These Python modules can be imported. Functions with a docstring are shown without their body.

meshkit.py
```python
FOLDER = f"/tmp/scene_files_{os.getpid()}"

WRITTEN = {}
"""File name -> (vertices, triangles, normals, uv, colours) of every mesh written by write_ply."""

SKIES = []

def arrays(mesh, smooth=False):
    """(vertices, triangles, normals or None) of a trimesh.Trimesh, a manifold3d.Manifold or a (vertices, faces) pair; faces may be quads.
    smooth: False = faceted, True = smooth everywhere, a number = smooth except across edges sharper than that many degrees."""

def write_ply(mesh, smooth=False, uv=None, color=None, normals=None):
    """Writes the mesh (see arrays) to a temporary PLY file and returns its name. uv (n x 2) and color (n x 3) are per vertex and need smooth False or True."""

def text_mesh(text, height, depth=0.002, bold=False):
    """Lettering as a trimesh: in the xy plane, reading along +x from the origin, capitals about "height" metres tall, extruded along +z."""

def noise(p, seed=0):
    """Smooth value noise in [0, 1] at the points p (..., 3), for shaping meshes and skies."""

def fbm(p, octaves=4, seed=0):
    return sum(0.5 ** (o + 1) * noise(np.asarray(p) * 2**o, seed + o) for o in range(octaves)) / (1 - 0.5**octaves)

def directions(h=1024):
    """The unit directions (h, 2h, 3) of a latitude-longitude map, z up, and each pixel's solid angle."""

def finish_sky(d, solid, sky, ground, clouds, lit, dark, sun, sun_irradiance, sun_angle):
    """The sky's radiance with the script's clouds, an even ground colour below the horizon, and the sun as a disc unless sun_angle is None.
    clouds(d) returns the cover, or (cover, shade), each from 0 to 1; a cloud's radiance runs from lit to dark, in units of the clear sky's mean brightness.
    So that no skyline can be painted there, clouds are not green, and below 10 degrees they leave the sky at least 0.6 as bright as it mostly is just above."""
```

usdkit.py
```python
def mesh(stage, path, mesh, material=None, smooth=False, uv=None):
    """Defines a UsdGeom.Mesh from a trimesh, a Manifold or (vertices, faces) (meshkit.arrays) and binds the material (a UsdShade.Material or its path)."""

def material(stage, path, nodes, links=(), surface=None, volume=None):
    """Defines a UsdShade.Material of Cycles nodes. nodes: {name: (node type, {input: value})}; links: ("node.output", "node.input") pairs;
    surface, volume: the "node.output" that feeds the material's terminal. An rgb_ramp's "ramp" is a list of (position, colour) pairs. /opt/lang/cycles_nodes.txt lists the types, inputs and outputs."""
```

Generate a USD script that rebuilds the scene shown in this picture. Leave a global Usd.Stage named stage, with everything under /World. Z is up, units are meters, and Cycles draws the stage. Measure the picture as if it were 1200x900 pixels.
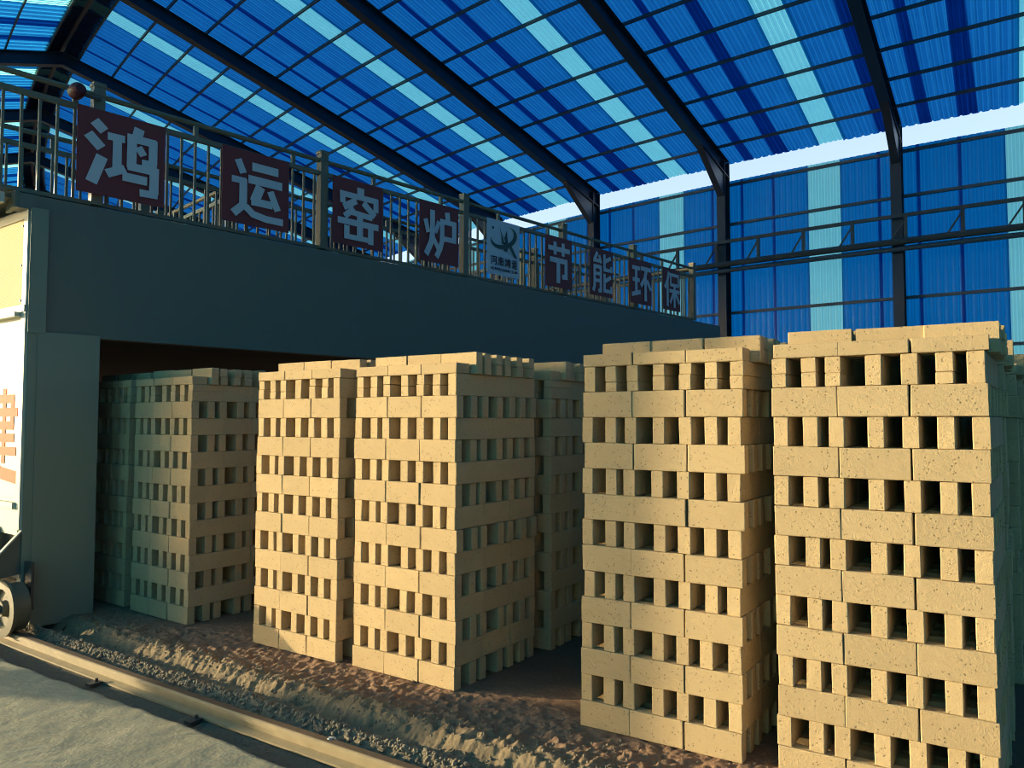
import math, random
import numpy as np, trimesh, usdkit, meshkit
from shapely.geometry import LineString, Polygon, Point, box as sbox
from shapely import affinity
from shapely.ops import unary_union
from pxr import Usd, UsdGeom, UsdLux, UsdShade, Gf, Sdf

# ------------------------------------------------------------------ camera, sky, sun, exposure
stage = Usd.Stage.CreateInMemory()
UsdGeom.SetStageUpAxis(stage, UsdGeom.Tokens.z)
world = UsdGeom.Xform.Define(stage, '/World')
UsdGeom.Scope.Define(stage, '/World/Looks')
CAM_Z, FOCAL_PX, PITCH = 1.396, 878.1, 2.74
cam = UsdGeom.Camera.Define(stage, '/World/camera')
cam.CreateHorizontalApertureAttr(36.0)
cam.CreateFocalLengthAttr(FOCAL_PX * 36.0 / 1200.0)
cam.AddTranslateOp().Set(Gf.Vec3d(0, 0, CAM_Z))
cam.AddRotateXOp().Set(90 + PITCH)
cam.CreateExposureAttr(0.0)

SUN_EL, SUN_AZ = 8.2, -10.8           # light travels along +x (turned by SUN_AZ degrees), falling by SUN_EL
dome = UsdLux.DomeLight.Define(stage, '/World/sky')
sky = usdkit.material(stage, '/World/Looks/sky_air', {
    "s": ("sky_texture", {"sky_type": "multiple_scattering", "sun_disc": False, "sun_elevation": math.radians(SUN_EL),
                          "sun_rotation": math.radians(270), "aerosol_density": 2.0}),
    "h": ("mix", {"mix_type": "mix", "fac": 0.45, "color2": (2.45, 2.6, 2.8)}),
    "b": ("background_shader", {"strength": 0.33})},
    [("s.color", "h.color1"), ("h.color", "b.color")], surface="b.background")
UsdShade.MaterialBindingAPI.Apply(dome.GetPrim()).Bind(sky)
sun = UsdLux.DistantLight.Define(stage, '/World/sun')
sun.CreateIntensityAttr(34500.0)
sun.CreateAngleAttr(0.53)
sun.CreateColorAttr(Gf.Vec3f(1.0, 0.81, 0.49))
sun.AddRotateZOp().Set(SUN_AZ)
sun.AddRotateYOp().Set(-(90 - SUN_EL))

# ------------------------------------------------------------------ helpers
used = {}
def numbered(parent, name):
    k = (parent, name)
    n = used.get(k, 0); used[k] = n + 1
    return name if n == 0 else '%s_%03d' % (name, n)

def path_of(parent): return '/World' if parent is None else str(parent.GetPath())

def tag(p, label=None, cat=None, group=None, kind=None):
    for k, v in (('label', label), ('category', cat), ('group', group), ('kind', kind)):
        if v: p.SetCustomDataByKey(k, v)
    return p

def xf(name, parent=None, loc=None, rz=None):
    pp = path_of(parent)
    x = UsdGeom.Xform.Define(stage, pp + '/' + numbered(pp, name))
    if loc is not None: x.AddTranslateOp().Set(Gf.Vec3d(*map(float, loc)))
    if rz is not None: x.AddRotateZOp().Set(float(rz))
    return x.GetPrim()

def obj(name, mesh, mat, parent=None, smooth=False, uv=None):
    pp = path_of(parent)
    if isinstance(mesh, MB): mesh = mesh.get()
    return usdkit.mesh(stage, pp + '/' + numbered(pp, name), mesh, mat, smooth=smooth, uv=uv).GetPrim()

class MB:
    """collects pieces of one mesh"""
    def __init__(s): s.v, s.f, s.n = [], [], 0
    def add(s, v, f):
        v = np.asarray(v, float); f = np.asarray(f, int)
        if f.shape[1] == 4: f = np.vstack([f[:, [0, 1, 2]], f[:, [0, 2, 3]]])
        s.v.append(v); s.f.append(f + s.n); s.n += len(v); return s
    def addm(s, m): return s.add(np.array(m.vertices), np.array(m.faces))
    def get(s): return np.vstack(s.v), np.vstack(s.f)

BOXF = np.array([[0, 3, 2, 1], [4, 5, 6, 7], [0, 1, 5, 4], [1, 2, 6, 5], [2, 3, 7, 6], [3, 0, 4, 7]])
def hexa(p8): return np.asarray(p8, float), BOXF
def frame_box(c, ex, ey, ez, sx, sy, sz):
    c, ex, ey, ez = (np.asarray(a, float) for a in (c, ex, ey, ez))
    s = [(-1, -1, -1), (1, -1, -1), (1, 1, -1), (-1, 1, -1), (-1, -1, 1), (1, -1, 1), (1, 1, 1), (-1, 1, 1)]
    return np.array([c + ex * a * sx / 2 + ey * b * sy / 2 + ez * d * sz / 2 for a, b, d in s]), BOXF
def tube(p, q, r, n=8, r2=None):
    p, q = np.asarray(p, float), np.asarray(q, float); d = q - p; d /= np.linalg.norm(d)
    a = np.cross(d, [0, 0, 1.0]); a = a / np.linalg.norm(a) if np.linalg.norm(a) > 1e-3 else np.array([1.0, 0, 0]); b = np.cross(d, a)
    r2 = r if r2 is None else r2
    t = np.arange(n) / n * 2 * np.pi
    ring = np.cos(t)[:, None] * a + np.sin(t)[:, None] * b
    v = np.vstack([p + ring * r, q + ring * r2, [p], [q]])
    f = []
    for i in range(n):
        j = (i + 1) % n
        f += [[i, j, n + j], [i, n + j, n + i], [j, i, 2 * n], [n + i, n + j, 2 * n + 1]]
    return v, np.array(f)
def bar(p, q, w, h, up=(0, 0, 1)):
    """square bar from p to q: w across, h along up"""
    p, q = np.asarray(p, float), np.asarray(q, float); d = q - p; L = np.linalg.norm(d); d /= L
    up = np.asarray(up, float); a = np.cross(up, d)
    if np.linalg.norm(a) < 1e-3: a = np.array([1.0, 0, 0])
    a /= np.linalg.norm(a); u = np.cross(d, a)
    return frame_box((p + q) / 2, d, a, u, L, w, h)

# chamfered brick topology, made once
_ch = []
for sx in (-1, 1):
    for sy in (-1, 1):
        for sz in (-1, 1):
            for k in range(3): _ch.append((sx, sy, sz, k))
def cham_pts(a, b, c, r):
    out = []
    for sx, sy, sz, k in _ch:
        p = np.array([sx * (a / 2 - r), sy * (b / 2 - r), sz * (c / 2 - r)])
        p[k] += (sx, sy, sz)[k] * r
        out.append(p)
    return np.array(out)
_hull = trimesh.convex.convex_hull(cham_pts(.24, .057, .115, .006))
_map = [int(np.argmin(np.linalg.norm(cham_pts(.24, .057, .115, .006) - v, axis=1))) for v in _hull.vertices]
_CHF = np.array(_map)[np.array(_hull.faces)]
def cham(a, b, c, r=.0025): return cham_pts(a, b, c, r), _CHF

# the ring: everything of the shed, the rail and the kiln is laid out on circles about C
C_SHED = np.array([47.31, 70.31])           # the shed's centre; rail, kiln and stacks circle about C_FLOOR
C_FLOOR = np.hypot(*C_SHED) * np.array([math.sin(math.radians(31.14)), math.cos(math.radians(31.14))])
C = C_FLOOR.copy()
R_CAM = float(np.hypot(*C))
R_IN, R_RIDGE, R_OUT = 66.2, 78.0, 87.64
TH0, DTH = math.radians(-35.745), math.radians(3.49)
Z_EAVE, Z_RIDGE = 8.15, 11.40
def pol(R, th, z=0.0): return np.array([C[0] + R * math.sin(th), C[1] - R * math.cos(th), z])
def er(th): return np.array([math.sin(th), -math.cos(th), 0.0])      # outwards
def et(th): return np.array([math.cos(th), math.sin(th), 0.0])       # along the ring, to the right seen from the camera
def zroof(R):
    return Z_EAVE + (R - R_IN) / (R_RIDGE - R_IN) * (Z_RIDGE - Z_EAVE) if R <= R_RIDGE else Z_RIDGE - (R - R_RIDGE) * (Z_RIDGE - Z_EAVE) / (R_RIDGE - R_IN)
def arc_profile(pts, tha, thb, n):
    """closed (R, z) polygon swept along the ring"""
    pts = np.asarray(pts, float); m = len(pts)
    th = np.linspace(tha, thb, n + 1)
    v = np.vstack([[pol(R, t, z) for R, z in pts] for t in th])
    f = []
    for i in range(n):
        for j in range(m):
            k = (j + 1) % m
            f += [[i * m + j, i * m + k, (i + 1) * m + k], [i * m + j, (i + 1) * m + k, (i + 1) * m + j]]
    for j in range(1, m - 1):
        f += [[0, j + 1, j], [n * m, n * m + j, n * m + j + 1]]
    v = np.array(v); f = np.array(f)
    a = v[f[:, 0]]; vol = np.einsum('ij,ij->i', a, np.cross(v[f[:, 1]], v[f[:, 2]])).sum()
    return v, (f if vol > 0 else f[:, ::-1])
def arc_box(R0, R1, z0, z1, tha, thb, n=8): return arc_profile([(R0, z0), (R1, z0), (R1, z1), (R0, z1)], tha, thb, n)
def circle_pts(R, z, r, n=8): return [(R + r * math.cos(a), z + r * math.sin(a)) for a in np.arange(n) / n * 2 * math.pi]

# ------------------------------------------------------------------ materials
def mat(name, nodes, links, surface): return usdkit.material(stage, '/World/Looks/' + name, nodes, links, surface=surface)

def paint(name, col, rough=.5, metal=0.0, var=.12, scale=3.0, bump=0.0, spec=.5):
    c2 = tuple(x * (1 - var) for x in col)
    return mat(name, {"g": ("geometry", {}), "n": ("noise_texture", {"scale": scale, "detail": 4.0}),
                      "m": ("mix", {"color1": col, "color2": c2}),
                      "b": ("bump", {"strength": bump, "distance": .01}),
                      "p": ("principled_bsdf", {"roughness": rough, "metallic": metal, "specular_ior_level": spec})},
               [("g.position", "n.vector"), ("n.fac", "m.fac"), ("m.color", "p.base_color"), ("n.fac", "b.height"), ("b.normal", "p.normal")], "p.BSDF")

def brick_mat(name, cols, pits=1.0):
    c1, c2 = cols
    return mat(name, {
        "g": ("geometry", {}), "o": ("object_info", {}),
        "n": ("noise_texture", {"scale": 9.0, "detail": 5.0, "roughness": .6}),
        "mx": ("mix", {"color1": c1, "color2": c2}),
        "hv": ("hsv", {"saturation": 1.0}),
        "rv": ("map_range", {"from_min": 0.0, "from_max": 1.0, "to_min": .93, "to_max": 1.05}),
        "pn": ("voronoi_texture", {"scale": 62.0, "feature": "f1"}),
        "pr": ("rgb_ramp", {"ramp": [(0.0, (1, 1, 1)), (.15, (1, 1, 1)), (.23, (0, 0, 0)), (1, (0, 0, 0))]}),
        "pm": ("noise_texture", {"scale": 23.0, "detail": 2.0}),
        "pr2": ("rgb_ramp", {"ramp": [(0.0, (0, 0, 0)), (.44, (0, 0, 0)), (.54, (1, 1, 1)), (1, (1, 1, 1))]}),
        "pp": ("math", {"math_type": "multiply"}),
        "pc": ("mix", {"color2": tuple(x * .38 for x in c2)}),
        "ps": ("math", {"math_type": "multiply", "value2": .75 * pits}),
        "sc": ("wave_texture", {"bands_direction": "diagonal", "scale": 16.0, "distortion": 9.0, "detail": 3.0, "detail_scale": 1.2, "detail_roughness": .7}),
        "fi": ("noise_texture", {"scale": 260.0, "detail": 2.0}),
        "a1": ("math", {"math_type": "multiply_add", "value2": .45}),
        "a2": ("math", {"math_type": "multiply_add", "value2": -1.3}),
        "b": ("bump", {"strength": .38, "distance": .004}),
        "p": ("principled_bsdf", {"roughness": .93, "specular_ior_level": .1})},
        [("g.position", "n.vector"), ("g.position", "pn.vector"), ("g.position", "pm.vector"), ("g.position", "sc.vector"), ("g.position", "fi.vector"),
         ("n.fac", "mx.fac"), ("mx.color", "hv.color"), ("o.random", "rv.value"), ("rv.result", "hv.value"),
         ("pn.distance", "pr.fac"), ("pm.fac", "pr2.fac"), ("pr.color", "pp.value1"), ("pr2.color", "pp.value2"), ("pp.value", "ps.value1"),
         ("ps.value", "pc.fac"), ("hv.color", "pc.color1"), ("pc.color", "p.base_color"),
         ("sc.fac", "a1.value1"), ("fi.fac", "a1.value3"), ("pp.value", "a2.value1"), ("a1.value", "a2.value3"), ("a2.value", "b.height"), ("b.normal", "p.normal")], "p.BSDF")

def sheet_mat(name, col, thin, diff, clear):
    """ribbed translucent plastic; 'thin' brightens along the moulded ribs (uv.x in rib pitches)"""
    return mat(name, {
        "uv": ("uvmap", {"attribute": "st"}), "sx": ("separate_xyz", {}), "g": ("geometry", {}),
        "mp": ("mapping", {"scale": (9.0, .35, 1.0)}), "n": ("noise_texture", {"scale": 1.0, "detail": 4.0, "roughness": .65}),
        "bl": ("noise_texture", {"scale": 2.5, "detail": 3.0}),
        "fr": ("math", {"math_type": "fraction"}),
        "rp": ("rgb_ramp", {"ramp": [(0, (.0,) * 3), (.05, (.95,) * 3), (.12, (.95,) * 3), (.17, (.0,) * 3), (.5, (.0,) * 3), (.55, (.6,) * 3), (.60, (.6,) * 3), (.65, (.0,) * 3), (1, (.0,) * 3)]}),
        "ad": ("math", {"math_type": "multiply_add", "value2": .55}),
        "bb": ("math", {"math_type": "multiply_add", "value2": .35}),
        "mc": ("mix", {"color1": col, "color2": thin, "use_clamp": True}),
        "t": ("translucent_bsdf", {}), "d": ("diffuse_bsdf", {"color": diff}),
        "c": ("transparent_bsdf", {"color": clear}), "gl": ("glossy_bsdf", {"roughness": .35, "color": (.25, .35, .45)}),
        "m1": ("mix_closure", {"fac": .16}), "m2": ("mix_closure", {"fac": .10}), "m3": ("mix_closure", {"fac": .04})},
        [("uv.UV", "sx.vector"), ("sx.x", "fr.value1"), ("fr.value", "rp.fac"), ("uv.UV", "mp.vector"), ("mp.vector", "n.vector"), ("g.position", "bl.vector"),
         ("n.fac", "ad.value1"), ("rp.color", "ad.value3"), ("bl.fac", "bb.value1"), ("ad.value", "bb.value3"), ("bb.value", "mc.fac"), ("mc.color", "t.color"),
         ("t.BSDF", "m1.closure1"), ("d.BSDF", "m1.closure2"), ("m1.closure", "m2.closure1"), ("c.BSDF", "m2.closure2"),
         ("m2.closure", "m3.closure1"), ("gl.BSDF", "m3.closure2")], "m3.closure")

M = dict(
    brick=brick_mat('green_brick', ((.51, .385, .215), (.45, .335, .18))),
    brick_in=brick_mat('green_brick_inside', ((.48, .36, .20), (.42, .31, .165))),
    blue=sheet_mat('blue_plastic_sheet', (.0005, .050, .195), (.015, .23, .58), (.004, .04, .14), (.0, .16, .45)),
    clear=sheet_mat('clear_plastic_sheet', (.10, .56, .60), (.30, .92, .93), (.30, .5, .5), (.4, .8, .85)),
    wallblue=sheet_mat('blue_wall_sheet', (.0, .112, .41), (.002, .25, .62), (.004, .04, .14), (.0, .14, .42)),
    steel=paint('dark_blue_steel', (.025, .035, .05), .45, 0.0),
    girt=paint('dull_steel', (.06, .08, .09), .5),
    kiln=paint('grey_green_paint', (.125, .135, .10), .55, 0.0, .08, 1.2),
    kilnpanel=paint('lighter_grey_green_paint', (.20, .22, .155), .55, 0.0, .06, 1.2),
    kilnlight=paint('pale_kiln_paint', (.50, .51, .40), .6, 0.0, .06, 2.0, 0.0, .3),
    olive=paint('olive_steel', (.16, .145, .09), .5, 0.0, .15, 8.0),
    dark=paint('dark_steel', (.05, .055, .05), .5, 0.0),
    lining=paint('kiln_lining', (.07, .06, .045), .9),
    maroon=paint('maroon_vinyl', (.19, .025, .022), .55, 0.0, .1, 4.0),
    letter=paint('pale_letter_vinyl', (.56, .54, .54), .55, 0.0, .1, 6.0),
    signwhite=paint('pale_sign_vinyl', (.52, .54, .56), .5, 0.0, .1, 4.0),
    signgreen=paint('dark_green_print', (.01, .06, .05), .5),
    signblack=paint('dark_print', (.015, .02, .03), .5),
    red=paint('faded_red_print', (.62, .17, .09), .7, 0.0, .2, 30.0, 0.0, .12),
    cream=paint('cream_banner', (.74, .68, .40), .6, 0.0, .05, 3.0, 0.0, .35),
    rail=paint('worn_rail_steel', (.40, .31, .17), .6, 0.0, .35, 14.0, .2),
    railtop=paint('dark_brown_steel', (.13, .085, .05), .7, 0.0, .4, 20.0, .2),
    lamp=paint('maroon_plastic', (.07, .02, .03), .5, 0.0, .1, 3.0, 0.0, .2),
    pale=paint('pale_stone', (.55, .53, .48), .8, 0.0, .2, 40.0, .4),
)
M['perforated'] = mat('perforated_sheet', {
    "uv": ("uvmap", {"attribute": "st"}), "mp": ("mapping", {"scale": (1.0, 1.0, 1.0), "rotation": (0, 0, .78)}),
    "v": ("voronoi_texture", {"scale": 70.0, "randomness": 0.0, "dimensions": "2D"}),
    "r": ("rgb_ramp", {"ramp": [(0, (.36, .27, .13)), (.22, (.36, .27, .13)), (.34, (.66, .55, .34)), (1, (.66, .55, .34))]}),
    "p": ("principled_bsdf", {"roughness": .85, "specular_ior_level": .06})},
    [("uv.UV", "mp.vector"), ("mp.vector", "v.vector"), ("v.distance", "r.fac"), ("r.color", "p.base_color")], "p.BSDF")
# earth: soil type changes with the distance from the ring's centre (gravel by the rail, red earth on the bed)
M['earth'] = mat('earth', {
    "g": ("geometry", {}), "d": ("vector_math", {"math_type": "distance", "vector2": (float(C[0]), float(C[1]), 0.0)}),
    "fl": ("vector_math", {"math_type": "multiply", "vector2": (1, 1, 0)}),
    "n": ("noise_texture", {"scale": 6.0, "detail": 6.0, "roughness": .65}), "n2": ("noise_texture", {"scale": 45.0, "detail": 5.0, "roughness": .7}),
    "w": ("math", {"math_type": "multiply_add", "value2": .25}),
    "mr": ("map_range", {"from_min": R_CAM - 3.6, "from_max": R_CAM - 2.2, "clamp": True}),
    "r": ("rgb_ramp", {"ramp": [(0, (.15, .10, .065)), (.35, (.26, .16, .10)), (.55, (.28, .175, .11)), (.66, (.25, .19, .115)), (.8, (.25, .205, .135)), (1, (.17, .145, .105))]}),
    "m": ("mix", {"mix_type": "multiply", "fac": .75}),
    "nr": ("rgb_ramp", {"ramp": [(0, (.45,) * 3), (.5, (.9,) * 3), (1, (1.35,) * 3)]}),
    "b": ("bump", {"strength": .8, "distance": .012}),
    "p": ("principled_bsdf", {"roughness": .95, "specular_ior_level": .1})},
    [("g.position", "fl.vector1"), ("fl.vector", "d.vector1"), ("g.position", "n.vector"), ("g.position", "n2.vector"), ("n.fac", "w.value1"), ("d.value", "w.value3"),
     ("w.value", "mr.value"), ("mr.result", "r.fac"), ("r.color", "m.color1"), ("n2.fac", "nr.fac"), ("nr.color", "m.color2"), ("m.color", "p.base_color"),
     ("n2.fac", "b.height"), ("b.normal", "p.normal")], "p.BSDF")
M['concrete'] = mat('concrete', {
    "g": ("geometry", {}), "n": ("noise_texture", {"scale": 3.0, "detail": 6.0, "roughness": .6}), "n2": ("noise_texture", {"scale": 60.0, "detail": 4.0}),
    "mp": ("mapping", {"scale": (4.0, 11.0, 10.0), "rotation": (0, 0, .3)}), "n3": ("noise_texture", {"scale": 1.0, "detail": 4.0, "distortion": .8}),
    "r": ("rgb_ramp", {"ramp": [(0, (.24, .225, .15)), (.5, (.32, .30, .20)), (1, (.40, .37, .255))]}),
    "a": ("math", {"math_type": "multiply_add", "value2": .3}),
    "b": ("bump", {"strength": .5, "distance": .014}), "p": ("principled_bsdf", {"roughness": .8, "specular_ior_level": .3})},
    [("g.position", "n.vector"), ("g.position", "n2.vector"), ("g.position", "mp.vector"), ("mp.vector", "n3.vector"), ("n.fac", "r.fac"), ("r.color", "p.base_color"),
     ("n2.fac", "a.value1"), ("n3.fac", "a.value3"), ("a.value", "b.height"), ("b.normal", "p.normal")], "p.BSDF")
M['gravel'] = mat('gravel_stone', {
    "g": ("geometry", {}), "r": ("rgb_ramp", {"ramp": [(0, (.22, .18, .12)), (.5, (.40, .335, .23)), (1, (.60, .52, .39))]}),
    "p": ("principled_bsdf", {"roughness": .9})}, [("g.random_per_island", "r.fac"), ("r.color", "p.base_color")], "p.BSDF")

# ------------------------------------------------------------------ ground
th_cam = math.atan2(-C[0], C[1])
def fbm(p, o=4, seed=0): return meshkit.fbm(np.asarray(p, float), o, seed) - .5
PB = np.array([-60, 1.6, 2.10, 2.36, 2.50, 2.545, 2.60, 2.655, 2.70, 2.745, 2.785, 2.83, 2.92, 3.05, 3.2, 3.4, 60])
PZ = np.array([-.16, -.16, -.135, -.118, -.098, -.068, -.028, -.062, -.078, -.066, -.018, .0, -.012, -.010, 0, 0, 0])
def ground_z(b, s, xy, amp=1.0):
    warp = .03 * fbm(np.c_[xy * 1.5, np.zeros(len(xy))], 3, 3)
    z = np.interp(b + warp, PB, PZ)
    rough = np.interp(b, [2.0, 2.42, 2.54, 2.62, 2.74, 2.82, 3.0, 3.2, 3.5], [.004, .006, .026, .026, .024, .034, .03, .010, .006])
    p3 = np.c_[xy, np.zeros(len(xy))]
    z = z + amp * rough * (1.0 * fbm(p3 * 8, 4, 7) + 1.5 * fbm(p3 * 30, 3, 11))
    return z
def ground_patch(b0, b1, nb, s0, s1, ns):
    b = np.linspace(b0, b1, nb); s = np.linspace(s0, s1, ns)
    S, Bb = np.meshgrid(s, b)
    th = th_cam + S / R_CAM; R = R_CAM - Bb
    xy = np.c_[(C[0] + R * np.sin(th)).ravel(), (C[1] - R * np.cos(th)).ravel()]
    z = ground_z(Bb.ravel(), S.ravel(), xy)
    i = np.arange((nb - 1) * ns).reshape(nb - 1, ns)[:, :-1].ravel()
    return np.c_[xy, z], np.c_[i, i + 1, i + ns + 1, i + ns]
fl = xf('floor'); tag(fl, kind='structure')
obj('earth_bed', ground_patch(2.36, 3.30, 130, -5.6, 1.4, 1000), M['earth'], fl, smooth=True)
obj('earth_bed', ground_patch(1.92, 2.36, 12, -5.6, 1.4, 80), M['earth'], fl, smooth=True)
obj('earth_bed', ground_patch(3.30, 3.72, 40, -5.6, 1.4, 400), M['earth'], fl, smooth=True)
obj('earth_bed', ground_patch(3.72, 19.5, 80, -24.0, 12.0, 140), M['earth'], fl, smooth=True)
obj('earth_bed', ground_patch(1.92, 3.72, 30, -24.0, -5.6, 140), M['earth'], fl, smooth=True)
obj('earth_bed', ground_patch(1.92, 3.72, 30, 1.4, 12.0, 140), M['earth'], fl, smooth=True)
ground = trimesh.creation.cylinder(220, .2, sections=64); ground.apply_translation([0, 20, -.45])
tag(obj('ground', ground, M['earth']), kind='structure')

# concrete apron with a ragged edge along the rail trench
def apron():
    b = np.r_[np.linspace(2.185, 1.2, 64), np.linspace(1.1, -5, 30)]; s = np.r_[np.linspace(-20, -7, 30), np.linspace(-6.95, 3, 800), np.linspace(3.2, 10, 20)]
    S, Bb = np.meshgrid(s, b); edge = .03 * fbm(np.c_[s * 7, 0 * s, 0 * s], 5, 21) + .05 * fbm(np.c_[s * .9, 0 * s, 0 * s + 5], 2, 4)
    Bb = Bb + edge[None, :] * np.clip((Bb - 1.2) / .985, 0, 1)
    th = th_cam + S / R_CAM; R = R_CAM - Bb
    x, y = C[0] + R * np.sin(th), C[1] - R * np.cos(th)
    p3 = np.c_[x.ravel(), y.ravel(), 0 * x.ravel()]
    z = -.02 + .012 * fbm(p3 * 1.3, 3, 31) + .006 * fbm(p3 * 11, 3, 32)
    z = z.reshape(x.shape); z[0] -= .012
    low = z[0] * 0 - .30
    V = np.vstack([np.c_[x[0], y[0], low], np.c_[x[0], y[0], z[0] - .02 * np.abs(np.sin(s * 37))]] + [np.c_[x[i], y[i], z[i]] for i in range(len(b))])
    n, ns = len(b) + 2, len(s)
    i = np.arange((n - 1) * ns).reshape(n - 1, ns)[:, :-1].ravel()
    return V, np.c_[i, i + ns, i + ns + 1, i + 1]
tag(obj('concrete_apron', apron(), M['concrete'], smooth=40), kind='structure')

# rail
RB = 2.455
def rail_profile(RC, zt):
    h, hw, ww, fw = .075, .024, .008, .046
    z = zt
    return [(RC - hw, z - .004), (RC - hw + .006, z), (RC + hw - .006, z), (RC + hw, z - .004), (RC + hw, z - .024), (RC + ww, z - .032), (RC + ww, z - h + .02),
            (RC + fw, z - h + .01), (RC + fw, z - h), (RC - fw, z - h), (RC - fw, z - h + .01), (RC - ww, z - h + .02), (RC - ww, z - .032), (RC - hw, z - .024)]
rl = xf('kiln_rail')
tag(rl, 'worn steel rail curving along the earth bed beside the concrete', 'rail')
obj('rail_bar', arc_profile(rail_profile(R_CAM - RB, -.03), th_cam - 14 / R_CAM, th_cam + 5 / R_CAM, 60), M['rail'], rl)
tag(obj('running_surface', arc_box(R_CAM - RB - .0235, R_CAM - RB + .012, -.031, -.0285, th_cam - 14 / R_CAM, th_cam + 5 / R_CAM, 60), M['railtop'], rl), 'darker brown top of the rail')  # thin darker brown plate on the rail head, short of its outer edge
for s in (-6.1, -4.4, -3.42, -2.05, -1.42, -.62, .9, 2.3):
    th = th_cam + s / R_CAM
    m = MB().add(*frame_box(pol(R_CAM - RB + .085, th, -.100), er(th), et(th), (0, 0, 1), .07, .05, .014))
    m.add(*tube(pol(R_CAM - RB + .07, th, -.10), pol(R_CAM - RB + .07, th, -.075), .009, 6))
    obj('rail_clip', m, M['dark'], rl)

# gravel along the rail trench
rng = np.random.default_rng(5)
ico = trimesh.creation.icosphere(0)
gm = MB()
for k in range(7500):
    s = rng.uniform(-7.5, 2.5); band = rng.random()
    b = rng.normal(2.60, .028) if band < .62 else (rng.normal(2.80, .05) if band < .80 else rng.uniform(2.53, 3.2))
    th = th_cam + s / R_CAM; R = R_CAM - b
    xy = pol(R, th)[:2]
    z = ground_z(np.array([b]), np.array([s]), xy[None])[0]
    r = rng.uniform(.003, .0085) * (1.55 if band < .62 else .9)
    v = ico.vertices * (r * rng.uniform(.6, 1.2, 3)) @ trimesh.transformations.random_rotation_matrix(rng.random(3))[:3, :3]
    gm.add(v + [xy[0], xy[1], z + r * .3], ico.faces)
tag(obj('gravel', gm, M['gravel']), 'loose gravel and clods of earth beside the rail', 'gravel', kind='stuff')
# pale lump on the gravel
lump = trimesh.creation.icosphere(3); lv = lump.vertices * [.032, .024, .02]
lv = lv * (1 + .9 * fbm(lump.vertices * 2.4, 3, 9))[:, None]
lp = np.array([-.815, 3.43, -.045])
tag(obj('stone', (lv + lp, lump.faces), M['pale'], smooth=30), 'small pale jagged stone lying in the gravel by the rail', 'stone')
# ------------------------------------------------------------------ shed
C[:] = C_SHED
FR = list(range(-16, 12))                        # frames, counted leftwards
TH = {k: TH0 - k * DTH for k in range(-18, 15)}
def iplate(poly_Rz, th, thick):
    """polygon in the radial plane at th, given thickness"""
    n = len(poly_Rz); e = et(th) * thick / 2
    v = np.vstack([[pol(R, th, z) - e for R, z in poly_Rz], [pol(R, th, z) + e for R, z in poly_Rz]])
    f = [[i, (i + 1) % n, n + (i + 1) % n] for i in range(n)] + [[i, n + (i + 1) % n, n + i] for i in range(n)]
    f += [[0, i + 1, i] for i in range(1, n - 1)] + [[n, n + i, n + i + 1] for i in range(1, n - 1)]
    return v, np.array(f)
RD, PUR = .36, .09                              # rafter depth, purlin height
def rafter(th, R0, R1, d0, d1, z0, z1):
    """I-section rafter from (R0, z0) to (R1, z1), top line given"""
    m = MB(); w = .21
    m.add(*iplate([(R0, z0), (R1, z1), (R1, z1 - d1), (R0, z0 - d0)], th, .016))
    for a, b in (((R0, z0), (R1, z1)), ((R0, z0 - d0), (R1, z1 - d1))):
        m.add(*bar(pol(a[0], th, a[1]), pol(b[0], th, b[1]), w, .018, up=(0, 0, 1)))
    return m
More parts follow.
